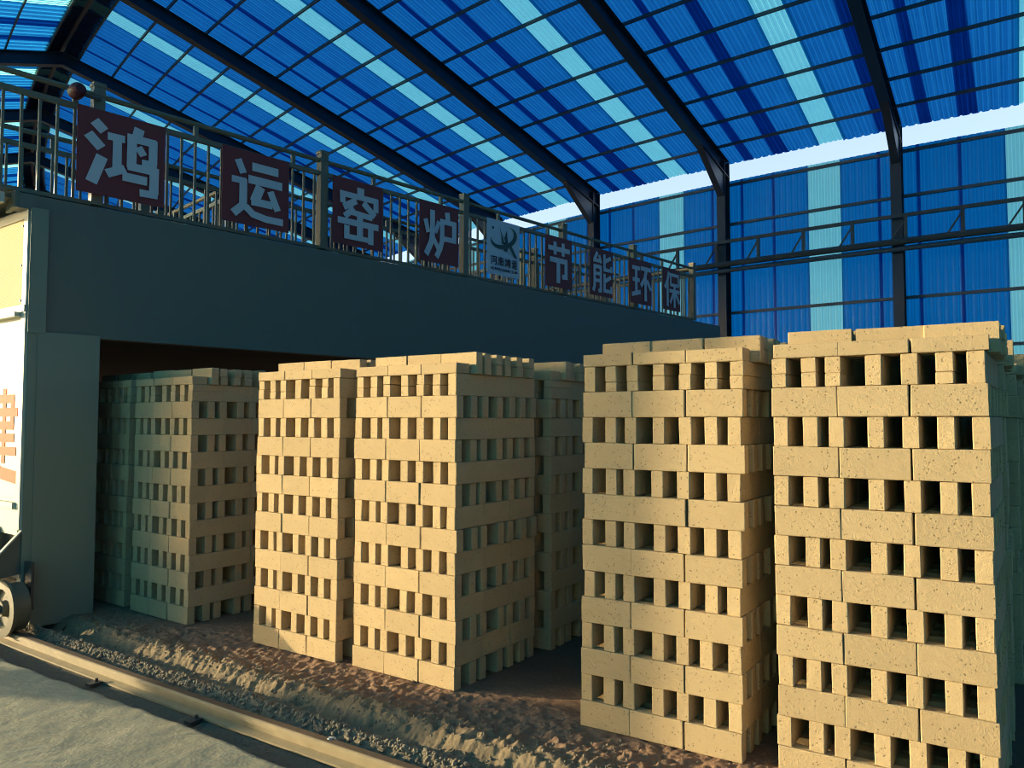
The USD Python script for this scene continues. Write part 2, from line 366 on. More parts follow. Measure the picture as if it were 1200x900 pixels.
for k in FR:
    th = TH[k]
    fr = xf('steel_frame'); tag(fr, kind='structure')
    zt = lambda R: zroof(R) - PUR
    for side, Rc in (('in', R_IN), ('out', R_OUT)):
        cz = zt(Rc) - .02
        m = MB().add(*frame_box(pol(Rc, th, cz / 2), er(th), et(th), (0, 0, 1), .30, .014, cz))
        for o in (-.15, .15): m.add(*frame_box(pol(Rc + o, th, cz / 2), er(th), et(th), (0, 0, 1), .016, .22, cz))
        obj('column', m, M['steel'], fr)
        obj('base_plate', MB().add(*frame_box(pol(Rc, th, .03), er(th), et(th), (0, 0, 1), .42, .34, .03)), M['steel'], fr)
        sg = 1 if side == 'in' else -1
        obj('rafter', rafter(th, Rc - sg * .15, R_RIDGE, .42, .33, zt(Rc) - (.0), zt(R_RIDGE)), M['steel'], fr)
        obj('haunch', MB().add(*iplate([(Rc + sg * .14, cz - .40), (Rc + sg * .14, cz - .95), (Rc + sg * 1.4, zt(Rc + sg * 1.4) - .38)], th, .16)), M['steel'], fr)
# roof: purlins and overlapping plastic sheets, a clear sheet in every fifth place
ceil = xf('ceiling'); tag(ceil, kind='structure')
tA, tB = TH[12], TH[-16]
for R in list(np.arange(66.72, 77.4, .915)) + [77.62, 78.38] + list(np.arange(79.3, 88.6, .915)):
    z = zroof(R); obj('purlin', arc_profile([(R - .018, z - .075), (R + .018, z - .075), (R + .018, z - .005), (R - .018, z - .005)], tA, tB, 112), M['girt'], ceil)
RIBS = 6
def sheet(th, w, Ra, Rb, lift, off=0.0, nz=2):
    pitch = w / RIBS; xs, hs, us = [], [], []
    for i in range(RIBS):
        for x, h in ((0, 0), (.12, 0), (.24, .024), (.40, .024), (.52, 0)):
            xs.append(-w / 2 + (i + x) * pitch); hs.append(h); us.append(i + x)
    xs.append(w / 2); hs.append(0); us.append(RIBS)
    xs, hs, us = map(np.array, (xs, hs, us)); m = len(xs)
    V, U = [], []
    for R in np.linspace(Ra, Rb, nz + 1):
        p = pol(R, th, zroof(R) + .008 + lift)
        V.append(p + (xs + off)[:, None] * et(th) + hs[:, None] * np.array([0, 0, 1.0])); U.append(np.c_[us, np.full(m, R)])
    i = (np.arange(nz)[:, None] * m + np.arange(m - 1)).ravel()
    return (np.vstack(V), np.c_[i, i + 1, i + m + 1, i + m]), np.vstack(U)
DS = DTH / 5
for side in (0, 1):
    Ra, Rb = ((R_IN - .38, R_RIDGE - .05), (R_RIDGE + .05, R_OUT + 1.0))[side]
    w = 1.12 if side == 0 else 1.34
    for k in range(-16, 12):
        # a clear sheet, one blue sheet lapping it on either side, two more to the next bay
        for fr, off, lift, clear in ((.36, 0.0, .030, True), (.36, w / 2 + .27, .0, False), (.36, -w / 2 - .27, .006, False), (.75, 0.0, .012, False), (.97, 0.0, .018, False)):
            g, uv = sheet(TH[k] - fr * DTH, .66 if clear else w, Ra, Rb, lift, off)
            obj('light_roof_sheet' if clear else 'roof_sheet', g, M['clear' if clear else 'blue'], ceil, smooth=True, uv=uv)
obj('ridge_cap', arc_profile([(R_RIDGE - .42, zroof(R_RIDGE - .42) + .05), (R_RIDGE, Z_RIDGE + .055), (R_RIDGE + .42, zroof(R_RIDGE + .42) + .05), (R_RIDGE + .42, zroof(R_RIDGE + .42) + .06), (R_RIDGE, Z_RIDGE + .067), (R_RIDGE - .42, zroof(R_RIDGE - .42) + .06)], tA, tB, 112), M['steel'], ceil)

# inner wall: girts and vertical sheets on the far side of the columns
wl = xf('wall_inner'); tag(wl, kind='structure')
RW = 65.96
for z in (.65, 1.8, 2.98, 4.13, 5.27, 6.43, 7.46):
    obj('girt', arc_box(RW + .01, RW + .07, z - .035, z + .035, tA, tB, 112), M['girt'], wl)
def wall_sheet(RWL, sg, th, w, lift, z0, z1):
    pitch = w / RIBS; xs, hs, us = [], [], []
    for i in range(RIBS):
        for x, h in ((0, 0), (.12, 0), (.24, .02), (.40, .02), (.52, 0)):
            xs.append(-w / 2 + (i + x) * pitch); hs.append(h); us.append(i + x)
    xs.append(w / 2); hs.append(0); us.append(RIBS)
    xs, hs, us = map(np.array, (xs, hs, us)); m = len(xs); V, U = [], []
    for z in np.linspace(z0, z1, 4):
        V.append(pol(RWL + sg * (.004 + lift), th, z) + xs[:, None] * et(th) + sg * hs[:, None] * er(th)); U.append(np.c_[us, np.full(m, z)])
    i = (np.arange(3)[:, None] * m + np.arange(m - 1)).ravel()
    return (np.vstack(V), np.c_[i, i + 1, i + m + 1, i + m]), np.vstack(U)
def wall_bays(parent, RWL, sg, ks_, z0, z1):
    for k in ks_:
        for j in range(5):
            th = TH[k] - math.radians(1.40) + (j - 2) * DS
            clear = j == 2
            g, uv = wall_sheet(RWL, sg, th, DS * RWL + (.0 if clear else .07), .005 * (j % 2) + (.010 if clear else 0), z0, z1)
            obj('light_wall_sheet' if clear else 'wall_sheet', g, M['clear' if clear else 'wallblue'], parent, smooth=True, uv=uv)
wall_bays(wl, RW, -1, range(-15, 12), .05, 7.58)
# unseen outer wall, added to block sky and upper sun: closed behind the camera, open below 4.7 m where the sun comes in
wo = xf('wall_outer'); tag(wo, kind='structure')
RWO = R_OUT + .24
for z in (4.8, 5.7, 6.6, 7.46): obj('girt', arc_box(RWO - .07, RWO - .01, z - .035, z + .035, tA, tB, 112), M['girt'], wo)
for z in (.65, 1.8, 2.98): obj('girt', arc_box(RWO - .07, RWO - .01, z - .035, z + .035, TH[0], tB, 64), M['girt'], wo)
wall_bays(wo, RWO, 1, range(1, 12), 4.7, 7.58)
wall_bays(wo, RWO, 1, range(-15, 1), .05, 7.58)

# power rail on brackets along the inner columns
pr = xf('power_rail')
tag(pr, 'dark double pipe power rail on brackets along the blue wall columns', 'power rail')
RG = R_IN + .30
obj('top_chord', arc_box(RG - .03, RG + .03, 5.84, 5.92, tA, tB, 112), M['dark'], pr)
obj('pipe', arc_profile(circle_pts(RG, 5.31, .075), tA, tB, 112), M['dark'], pr)
obj('pipe', arc_profile(circle_pts(RG, 5.14, .05), tA, tB, 112), M['girt'], pr)
th = math.radians(-30.0)
while th > math.radians(-60):
    m = MB().add(*frame_box(pol(RG, th, 5.58), er(th), et(th), (0, 0, 1), .06, .07, .56))
    m.add(*bar(pol(RG, th, 5.80), pol(RG, th - .0042, 5.37), .035, .035, up=er(th)))
    obj('bracket', m, M['dark'], pr)
    th -= math.radians(.93)

# ------------------------------------------------------------------ kiln
C[:] = C_FLOOR
KS = 1.093
K = np.array([-3.09, 4.80]) * KS; D = np.array([.68290, .73052]); N = np.array([.73052, -.68290])
E3 = lambda v: np.array([v[0], v[1], 0.0])
D3, N3, Z3 = E3(D), E3(N), np.array([0, 0, 1.0])
def zk(z): return CAM_Z + (z - CAM_Z) * KS
def kp(t, off=0.0, z=0.0): p = K + (D * t + N * off) * KS; return np.array([p[0], p[1], zk(z)])
def kbox(t0, t1, o0, o1, z0, z1): return frame_box(kp((t0 + t1) / 2, (o0 + o1) / 2, (z0 + z1) / 2), D3, N3, Z3, (t1 - t0) * KS, (o1 - o0) * KS, (z1 - z0) * KS)
T_C = -.028
pc = kp(T_C)
R_K = float(np.hypot(pc[0] - C[0], pc[1] - C[1])); TH_K = math.atan2(pc[0] - C[0], C[1] - pc[1])
pe = kp(9.25); R_K2 = float(np.hypot(pe[0] - C[0], pe[1] - C[1])); TH_K2 = math.atan2(pe[0] - C[0], C[1] - pe[1])
def ks(s, out, z): return pol(R_K + out * KS, TH_K - s * KS / R_K, zk(z))
def side_box(s0, s1, o0, o1, z0, z1, n=1): return arc_box(R_K + o0 * KS, R_K + o1 * KS, zk(z0), zk(z1), TH_K - s1 * KS / R_K, TH_K - s0 * KS / R_K, n)
LEN = 11.0
kn = xf('kiln'); tag(kn, 'long grey green moving tunnel kiln spanning the brick stacks, railed deck on top', 'kiln')
obj('end_fascia', MB().add(*kbox(.008, .072, -.10, 0, 2.76, 2.85)).add(*kbox(.072, 9.25, -.10, 0, 1.95, 2.85)), M['kiln'], kn)
obj('corner_panel', MB().add(*kbox(-.022, .072, -.08, .012, .33, 1.957)).add(*kbox(T_C, .072, -.10, .022, 1.955, 2.765)), M['kilnpanel'], kn)
obj('end_panel', MB().add(*kbox(.030, .40, -.04, .018, .08, 1.965)), M['kilnpanel'], kn)
obj('end_panel', MB().add(*kbox(8.95, 9.27, -.04, .016, .08, 1.965)), M['kiln'], kn)
obj('deck_bracket', MB().add(*kbox(-.115, -.090, -.22, .0, 2.755, 2.862)).add(*kbox(-.092, .008, -.12, .010, 2.752, 2.850)), M['kiln'], kn)
# deck and ceiling follow the ring but end on the slightly turned end plane
def kslab(Ra, Rb, z0, z1, n=10):
    v = []
    for i in range(n + 1):
        for R, z in ((Ra, z0), (Rb, z0), (Rb, z1), (Ra, z1)):
            # start angle on the end plane for this radius
            w = np.array([K[0] - C[0], K[1] - C[1]]); bq = w @ D; cq = w @ w - R * R
            t = -bq - math.sqrt(bq * bq - cq); p = K + D * t - N * .10; tha = math.atan2(p[0] - C[0], C[1] - p[1])
            v.append(pol(R, tha - i / n * LEN / R_K, zk(z)))
    f = []
    for i in range(n):
        for j in range(4):
            k = (j + 1) % 4; f += [[i * 4 + j, i * 4 + k, i * 4 + 4 + k, i * 4 + 4 + j]]
    f += [[0, 1, 2, 3], [n * 4 + 3, n * 4 + 2, n * 4 + 1, n * 4]]
    return np.array(v), np.array(f)
obj('deck', MB().add(*kslab(R_K2, R_K + .20, 2.83, 2.872)), M['kiln'], kn)
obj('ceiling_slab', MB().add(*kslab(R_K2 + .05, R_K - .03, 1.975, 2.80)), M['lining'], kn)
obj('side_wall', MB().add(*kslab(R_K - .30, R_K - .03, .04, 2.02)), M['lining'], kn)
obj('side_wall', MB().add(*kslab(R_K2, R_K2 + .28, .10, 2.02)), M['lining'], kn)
obj('deck_edge', MB().add(*side_box(.0, LEN, .15, .20, 2.765, 2.83, 10)), M['kilnlight'], kn)
# outer side: frame strips, perforated sheets, banner, skirt
sp = MB()
for s0 in np.arange(0, LEN - 1, 2.6):
    for a in (0, 2.54): sp.add(*side_box(s0 + a, s0 + a + .06, -.02, .012, .70, 2.76))
    sp.add(*side_box(s0, s0 + 2.6, -.02, .012, 2.70, 2.76, 3)).add(*side_box(s0, s0 + 2.6, -.02, .02, 2.09, 2.135, 3))
obj('side_frame', sp, M['kilnlight'], kn)
for s0 in np.arange(0, LEN - 1, 2.6):
    g = side_box(s0 + .06, s0 + 2.54, -.012, -.002, 2.135, 2.70, 6)
    v = g[0]; sc = (TH_K - np.arctan2(v[:, 0] - C[0], C[1] - v[:, 1])) * R_K
    obj('perforated_panel', g, M['perforated'], kn, uv=np.c_[sc, v[:, 2]])
    scr = MB()
    for ss, zz in ((.10, 2.66), (.10, 2.40), (.10, 2.17), (2.5, 2.66), (2.5, 2.17), (.8, 2.66), (.8, 2.17)):
        scr.add(*tube(ks(s0 + ss, -.004, zz), ks(s0 + ss, .006, zz), .008, 6))
    obj('screw_heads', scr, M['dark'], kn)
    obj('ledge', MB().add(*side_box(s0 + .06, s0 + 2.54, -.01, .05, 2.06, 2.09, 4)).add(*side_box(s0 + .06, s0 + 2.54, -.01, .03, .83, .87, 4)), M['kilnlight'], kn)
    obj('side_panel', MB().add(*side_box(s0 + .06, s0 + 2.54, -.015, -.004, .66, 2.06, 6)), M['kilnlight'], kn)
tag(obj('banner', MB().add(*side_box(.07, 5.1, -.002, .004, .90, 2.04, 10)), M['cream'], kn), 'cream banner on the outer side')
# skirt: gusset plates with a sloping top plate running along the side, in metres
def kt(s_, out, z): return pol(R_K + out, TH_K - s_ / R_K, z)
for s0 in (0.0, .34, 2.6, 5.2, 7.8):
    q = [(-.02, .64), (-.02, .335), (.28, .300), (.28, .305)]
    sk = MB().add(np.array([kt(s0, o, z) for o, z in q] + [kt(s0 + .012, o, z) for o, z in q]), [[0, 1, 2, 3], [7, 6, 5, 4], [0, 4, 5, 1], [1, 5, 6, 2], [2, 6, 7, 3], [3, 7, 4, 0]])
    obj('gusset', sk, M['kiln'], kn)
obj('skirt_plate', MB().add(*arc_profile([(R_K - .01, .645), (R_K + .29, .31), (R_K + .29, .296), (R_K - .01, .63)], TH_K - LEN / R_K, TH_K - .42 / R_K, 10)), M['kilnlight'], kn)
obj('skirt_rim', MB().add(*bar(kt(.004, -.02, .645), kt(.004, .29, .312), .03, .010)).add(*bar(kt(.344, -.02, .645), kt(.344, .29, .312), .03, .010)), M['kilnlight'], kn)
obj('bottom_beam', MB().add(*arc_box(R_K - .25, R_K, .30, .42, TH_K - LEN / R_K, TH_K, 10)).add(*kbox(T_C, -.02, -.02, .0, .10, .35)), M['dark'], kn)
# wheels on the rail
R_W = R_CAM - RB
TH_W = math.atan2(-3.02 - C[0], C[1] - 4.79) - .162 / R_W - .0040
for s0 in (0, 3.2, 6.6):
    th = TH_W - s0 / R_W; c = pol(R_W, th, -.03 + .162)
    prof = [(0, -.06), (.05, -.06), (.055, -.045), (.125, -.04), (.13, -.055), (.160, -.055), (.162, .033), (.150, .038), (.186, .043), (.186, .060), (.13, .063), (.118, .035), (.055, .035), (.05, .07), (0, .07)]
    w = trimesh.creation.revolve(np.array(prof), sections=40)
    T = np.eye(4); T[:3, 0] = et(th); T[:3, 1] = Z3; T[:3, 2] = np.cross(et(th), Z3); T[:3, 3] = c
    w.apply_transform(T); trimesh.repair.fix_normals(w)
    obj('wheel', (np.array(w.vertices), np.array(w.faces)), M['olive'], kn, smooth=35)
    m = MB().add(*frame_box(pol(R_W - .10, th, .26), et(th), er(th), Z3, .12, .02, .32))
    m.add(*tube(pol(R_W - .12, th, .132), pol(R_W + .09, th, .132), .03, 10))
    obj('wheel_bracket', m, M['dark'], kn)

# railings on the deck
def railing(name, P, Q, posts, signs=True):
    """P, Q: ends on the deck; posts: distances of the thick posts from P"""
    P, Q = np.asarray(P, float), np.asarray(Q, float); L = np.linalg.norm(Q - P); d = (Q - P) / L; a = np.array([d[1], -d[0], 0])
    r = xf(name, kn); z0 = zk(2.872); posts = [p * KS for p in posts]
    at = lambda x, z: P + d * x + np.array([0, 0, z - P[2]]); ZP, ZH, ZU, ZB = zk(3.70), zk(3.645), zk(3.53), zk(2.872) + .012
    for x in posts:
        m = MB().add(*frame_box(at(x, (z0 + ZP) / 2), d, a, Z3, .08, .08, ZP - z0))
        m.add(*frame_box(at(x, ZP + .015), d, a, Z3, .09, .09, .03)).add(*frame_box(at(x, ZH), d, a, Z3, .088, .088, .02))
        obj('post', m, M['olive'], r, smooth=False)
    obj('handrail', MB().add(*tube(at(0, ZH), at(L, ZH), .022, 8)), M['olive'], r)
    obj('upper_rail', MB().add(*bar(at(0, ZU), at(L, ZU), .035, .04)), M['olive'], r)
    obj('bottom_rail', MB().add(*bar(at(0, ZB), at(L, ZB), .03, .03)), M['olive'], r)
    x = .06; i = 0
    while x < L:
        if all(abs(x - p) > .05 for p in posts): obj('baluster', MB().add(*bar(at(x, ZB), at(x, ZU - .01), .018, .018, up=d)), M['olive'], r)
        if i % 8 == 4: obj('rail_stub', MB().add(*frame_box(at(x, (ZU + ZH) / 2), d, a, Z3, .035, .03, ZH - ZU - .03)), M['olive'], r)
        x += .113; i += 1
    return r
PT = [.37, 2.17, 3.86, 5.47, 6.95, 8.51]
railing('front_railing', kp(-.24, -.055, 2.872), kp(8.51, -.055, 2.872), [p + .24 for p in PT])
railing('rear_railing', kp(-.9, -1.15, 2.872), kp(8.2, -1.15, 2.872), [2.0, 3.75, 5.45, 7.1, 8.7])
railing('cross_railing', kp(1.95, -1.3, 2.872), kp(2.0, -6.5, 2.872), [.0, 1.7, 3.4, 5.1])
railing('cross_railing', kp(8.51, -.05, 2.872), kp(8.3, -6.2, 2.872), [1.7, 3.4, 5.1])
railing('cross_railing', kp(6.1, -1.3, 2.872), kp(6.0, -6.2, 2.872), [.0, 1.7, 3.4, 5.1])

# ------------------------------------------------------------------ signs on the front railing
def strokes(lst):
    """lst: (width, [(u, v) ...]) with v downwards, in a 100 x 100 square"""
    return unary_union([LineString([(x, 100 - y) for x, y in pts]).buffer(w / 2, cap_style=2, join_style=2, mitre_limit=2.2) for w, pts in lst])
HONG = [(13, [(15, 9), (27, 20)]), (13, [(8, 28), (24, 44)]), (14, [(25, 55), (13, 93)]),
        (10, [(31, 25), (52, 24.5)]), (11, [(43, 24), (43, 72)]), (11.5, [(31, 77), (53, 65)]),
        (13, [(70, 4), (67, 18)]), (12, [(61, 15), (61, 62)]), (11, [(55, 20), (92, 20)]), (11, [(88, 16), (88, 50)]), (9, [(74, 51), (93, 50)]),
        (10, [(69, 30), (76, 41)]), (11, [(56, 60), (96, 60)]), (12, [(90, 57), (90, 92)]), (10, [(72, 94), (95, 93)]), (12, [(50, 76), (81, 76)])]
YUN = [(13, [(42, 15), (85, 15)]), (13, [(36, 36), (92, 36)]), (15, [(56, 44), (46, 70)]), (12, [(41, 70), (76, 70)]), (11, [(72, 48), (85, 77)]),
       (11, [(19, 9), (28, 29)]), (10, [(10, 41), (33, 41)]), (12, [(28, 38), (28, 80)]), (12, [(31, 76), (13, 94)]), (11, [(32, 80), (44, 90), (66, 94), (94, 94)])]
YAO = [(15, [(54, 3), (54, 20)]), (11, [(16, 16), (16, 36)]), (10, [(10, 20), (92, 20)]), (11, [(88, 16), (88, 40)]), (12, [(45, 27), (18, 43)]), (12, [(60, 28), (86, 48)]),
       (11, [(40, 42), (20, 59)]), (10, [(33, 49), (80, 52)]), (11, [(6, 67), (94, 67)]), (13, [(53, 49), (53, 93)]), (11, [(25, 74), (25, 97)]), (9, [(20, 93), (82, 93)]), (12, [(77, 72), (77, 100)])]
LU = [(11, [(10, 27), (18, 52)]), (13, [(29, 7), (29, 56)]), (10, [(47, 26), (37, 50)]), (13, [(29, 52), (26, 70), (12, 95)]), (10, [(31, 60), (47, 82)]),
      (13, [(70, 5), (72, 20)]), (12, [(56, 22), (56, 62), (51, 78), (40, 97)]), (10, [(50, 25), (95, 25)]), (12, [(90, 22), (90, 63)]), (10, [(55, 58), (95, 58)])]
JIE = [(11, [(6, 20), (94, 20)]), (12, [(33, 4), (33, 34)]), (12, [(66, 4), (66, 34)]), (12, [(12, 46), (84, 46)]), (12, [(78, 42), (78, 82)]), (11, [(62, 82), (84, 81)]), (14, [(46, 46), (46, 98)])]
NENG = [(10, [(28, 2), (13, 21)]), (9, [(8, 22), (46, 22)]), (9, [(36, 8), (46, 27)]), (10, [(14, 34), (14, 84), (8, 98)]), (9, [(10, 37), (48, 37)]), (10, [(43, 34), (43, 96)]), (8, [(14, 54), (44, 54)]), (8, [(14, 71), (44, 71)]), (9, [(32, 95), (47, 95)]),
        (11, [(61, 3), (61, 42)]), (10, [(92, 9), (60, 22)]), (9, [(56, 41), (94, 41), (94, 30)]), (11, [(61, 51), (61, 94)]), (10, [(92, 57), (60, 71)]), (9, [(56, 93), (94, 93), (94, 80)])]
HUAN = [(10, [(6, 15), (44, 15)]), (10, [(8, 46), (42, 46)]), (11, [(4, 86), (46, 76)]), (11, [(25, 15), (25, 80)]), (11, [(48, 13), (98, 13)]), (12, [(76, 14), (66, 40), (48, 60)]), (12, [(71, 34), (71, 98)]), (11, [(78, 42), (97, 66)])]
BAO = [(12, [(32, 3), (20, 30), (5, 48)]), (12, [(22, 28), (22, 98)]), (9, [(42, 6), (42, 40)]), (9, [(38, 9), (94, 9)]), (9, [(90, 6), (90, 40)]), (9, [(40, 37), (92, 37)]), (10, [(34, 54), (98, 54)]), (12, [(66, 38), (66, 99)]), (11, [(62, 56), (38, 88)]), (11, [(70, 56), (97, 86)])]
HE = [(12, [(6, 8), (20, 22)]), (12, [(3, 34), (17, 46)]), (12, [(20, 58), (8, 95)]), (11, [(28, 12), (98, 12)]), (11, [(86, 12), (86, 94)]), (10, [(68, 92), (90, 92)]), (9, [(38, 32), (38, 68)]), (9, [(35, 34), (70, 34)]), (9, [(66, 32), (66, 68)]), (9, [(36, 64), (70, 64)])]
NAN = [(11, [(8, 16), (92, 16)]), (11, [(50, 2), (50, 32)]), (10, [(12, 34), (12, 98)]), (10, [(8, 36), (92, 36)]), (10, [(88, 34), (88, 96)]), (8, [(34, 42), (42, 54)]), (8, [(66, 42), (58, 54)]), (8, [(26, 58), (74, 58)]), (8, [(24, 76), (76, 76)]), (10, [(50, 56), (50, 96)])]
JIAN = [(9, [(62, 3), (62, 82)]), (9, [(40, 14), (88, 14)]), (9, [(32, 28), (98, 28)]), (9, [(40, 42), (88, 42)]), (9, [(84, 12), (84, 44)]), (9, [(38, 55), (90, 55)]), (9, [(34, 69), (96, 69)]),
        (9, [(6, 14), (28, 14), (12, 40)]), (9, [(10, 42), (28, 42), (18, 70), (3, 92)]), (13, [(8, 52), (30, 80), (55, 92), (100, 96)])]
def extr(geom, depth):
    m = MB()
    for g in getattr(geom, 'geoms', [geom]):
        if g.area > 1e-9: m.addm(trimesh.creation.extrude_polygon(g, depth, engine='earcut'))
    return m
def on_end(m, t, off, z):
    """mesh drawn in xy -> on the kiln's end plane, x along the railing, y up, extruded outwards"""
    v, f = m.get(); p = np.array([kp(t, off, z) + D3 * a * KS + Z3 * b * KS + N3 * c for a, b, c in v]); return p, f
def cloth(t0, t1, z0, z1, off, seed):
    """thin vinyl with a slight belly and curl"""
    n, mm = 14, 12; u, w = np.meshgrid(np.linspace(0, 1, n), np.linspace(0, 1, mm))
    o = off + .006 * np.sin(u * 5 + seed) * (1 - w) + .004 * fbm(np.c_[u.ravel() * 3, w.ravel() * 3, 0 * u.ravel() + seed], 2, seed).reshape(u.shape)
    V = []
    for back in (0, -.003):
        V.append(np.array([kp(t0 + (t1 - t0) * a, q + back, z0 + (z1 - z0) * b) for a, b, q in zip(u.ravel(), w.ravel(), o.ravel())]))
    i = np.arange((mm - 1) * n).reshape(mm - 1, n)[:, :-1].ravel(); q = np.c_[i, i + 1, i + n + 1, i + n]
    rim = list(range(n)) + [n * k + n - 1 for k in range(1, mm)] + list(range(n * mm - 2, n * (mm - 1) - 1, -1)) + [n * k for k in range(mm - 2, 0, -1)]
    c = n * mm; e = np.array([[rim[k], rim[k - 1], rim[k - 1] + c, rim[k] + c] for k in range(len(rim))])
    return np.vstack(V), np.vstack([q, (q + c)[:, ::-1], e])
SIGNS = [(.22, .80, HONG, 'hong', 'dark red sign reading hong (鸿), the largest, by the first railing post'),
         (1.23, 1.80, YUN, 'yun', 'dark red sign reading yun (运), second along the kiln railing'),
         (2.22, 2.755, YAO, 'yao', 'dark red sign reading yao (窑), beside the second thick post'),
         (3.195, 3.705, LU, 'lu', 'dark red sign reading lu (炉), just before the white logo sign'),
         (5.05, 5.535, JIE, 'jie', 'dark red sign reading jie (节), just after the white logo sign'),
         (5.895, 6.37, NENG, 'neng', 'dark red sign reading neng (能), between the jie and huan signs'),
         (6.745, 7.27, HUAN, 'huan', 'dark red sign reading huan (环), next to last on the railing'),
         (7.555, 8.01, BAO, 'bao', 'dark red sign reading bao (保), last, by the end post')]
for i, (t0, t1, ch, nm, lab) in enumerate(SIGNS):
    sg = xf('sign', loc=None); tag(sg, lab, 'sign', 'red character signs on the kiln railing')
    z0, z1 = 2.93, 3.52; w, h = t1 - t0, z1 - z0
    obj('vinyl_sheet', cloth(t0, t1, z0, z1, .028, i + 1), M['maroon'], sg, smooth=40)
    g = affinity.scale(strokes(ch), w * .92 / 100, h * .86 / 100, origin=(0, 0))
    tag(obj('character', on_end(extr(g, .003), t0 + w * .04, .034, z0 + h * .07), M['letter'], sg), 'pale grey blue character')
# logo sign
ls = xf('logo_sign'); tag(ls, 'pale blue sign with a dark green swoosh logo on the railing', 'sign')
t0, t1, z0, z1 = 4.11, 4.615, 2.935, 3.525; w, h = t1 - t0, z1 - z0
obj('vinyl_sheet', cloth(t0, t1, z0, z1, .028, 20), M['signwhite'], ls, smooth=40)
ell = lambda cx, cy, rx, ry, rot: affinity.rotate(affinity.scale(Point(cx, cy).buffer(1, 32), rx, ry), rot)
swoosh = ell(50, 70, 41, 20, 14).difference(ell(45.5, 73.5, 36, 17, 14)).difference(Polygon([(0, 73), (24, 76), (46, 84), (50, 100), (0, 100)]))
logo = unary_union([swoosh, Polygon([(37, 88), (50, 62), (56, 62), (47, 76), (52, 70), (58, 84), (62, 60), (44, 58), (42, 74)]), Polygon([(50, 60), (62, 55), (60, 46), (50, 46)]),
                    Polygon([(66, 57), (74, 57), (92, 36), (82, 38)]), Point(17, 84).buffer(2.5)])
logo = affinity.scale(logo, w / 100, h / 100, origin=(0, 0))
tag(obj('logo_print', on_end(extr(logo, .003), t0, .034, z0), M['signgreen'], ls), 'dark green swoosh and letter shape')
cs = [affinity.translate(affinity.scale(strokes(c), .19, .17, origin=(0, 0)), 10 + 21 * k, 17) for k, c in enumerate((HE, NAN, HONG, YUN))]
tag(obj('company_name', on_end(extr(affinity.scale(unary_union(cs), w / 100, h / 100, origin=(0, 0)), .003), t0, .034, z0), M['signblack'], ls), 'four dark characters under the logo')
tx = meshkit.text_mesh('HE NAN HONG YUN', .026, .003, bold=True); tx.apply_scale([w * .82 / (tx.bounds[1][0] - tx.bounds[0][0]), 1, 1]); tx.apply_translation([-tx.bounds[0][0] + w * .09, h * .085, 0])
tag(obj('latin_name', on_end(MB().addm(tx), t0, .034, z0), M['signblack'], ls), 'dark capital letters along the bottom edge')
# banner lettering on the kiln's outer side (read from outside, left end further along)
def on_side(m, s_left, out, z):
    v, f = m.get(); p = np.array([ks(s_left - a, out + c, z + b) for a, b, c in v]); return p, f[:, ::-1]
tag(obj('banner_lettering', on_side(extr(affinity.scale(strokes(JIAN), .56 / 100, .62 / 100, origin=(0, 0)), .003), .63, .004, 1.0), M['red'], kn), 'faded red character jian (建) on the banner')
# warning lamp on the railing
lm = xf('warning_lamp'); tag(lm, 'round dark maroon warning lamp on the railing above the first red sign', 'lamp')
c = kp(.21, .05, 3.60)
lens = trimesh.creation.revolve(np.array([(0, .07), (.03, .062), (.05, .035), (.055, 0), (.055, -.05), (.045, -.055), (0, -.055)]), sections=20)
T = np.eye(4); T[:3, 0] = D3; T[:3, 1] = Z3; T[:3, 2] = N3; T[:3, 3] = c; lens.apply_transform(T); trimesh.repair.fix_normals(lens)
obj('lens', (np.array(lens.vertices), np.array(lens.faces)), M['lamp'], lm, smooth=35)
obj('bracket', MB().add(*tube(kp(.21, .02, 3.60), kp(.37, -.0, 3.60), .014, 8)), M['dark'], lm)

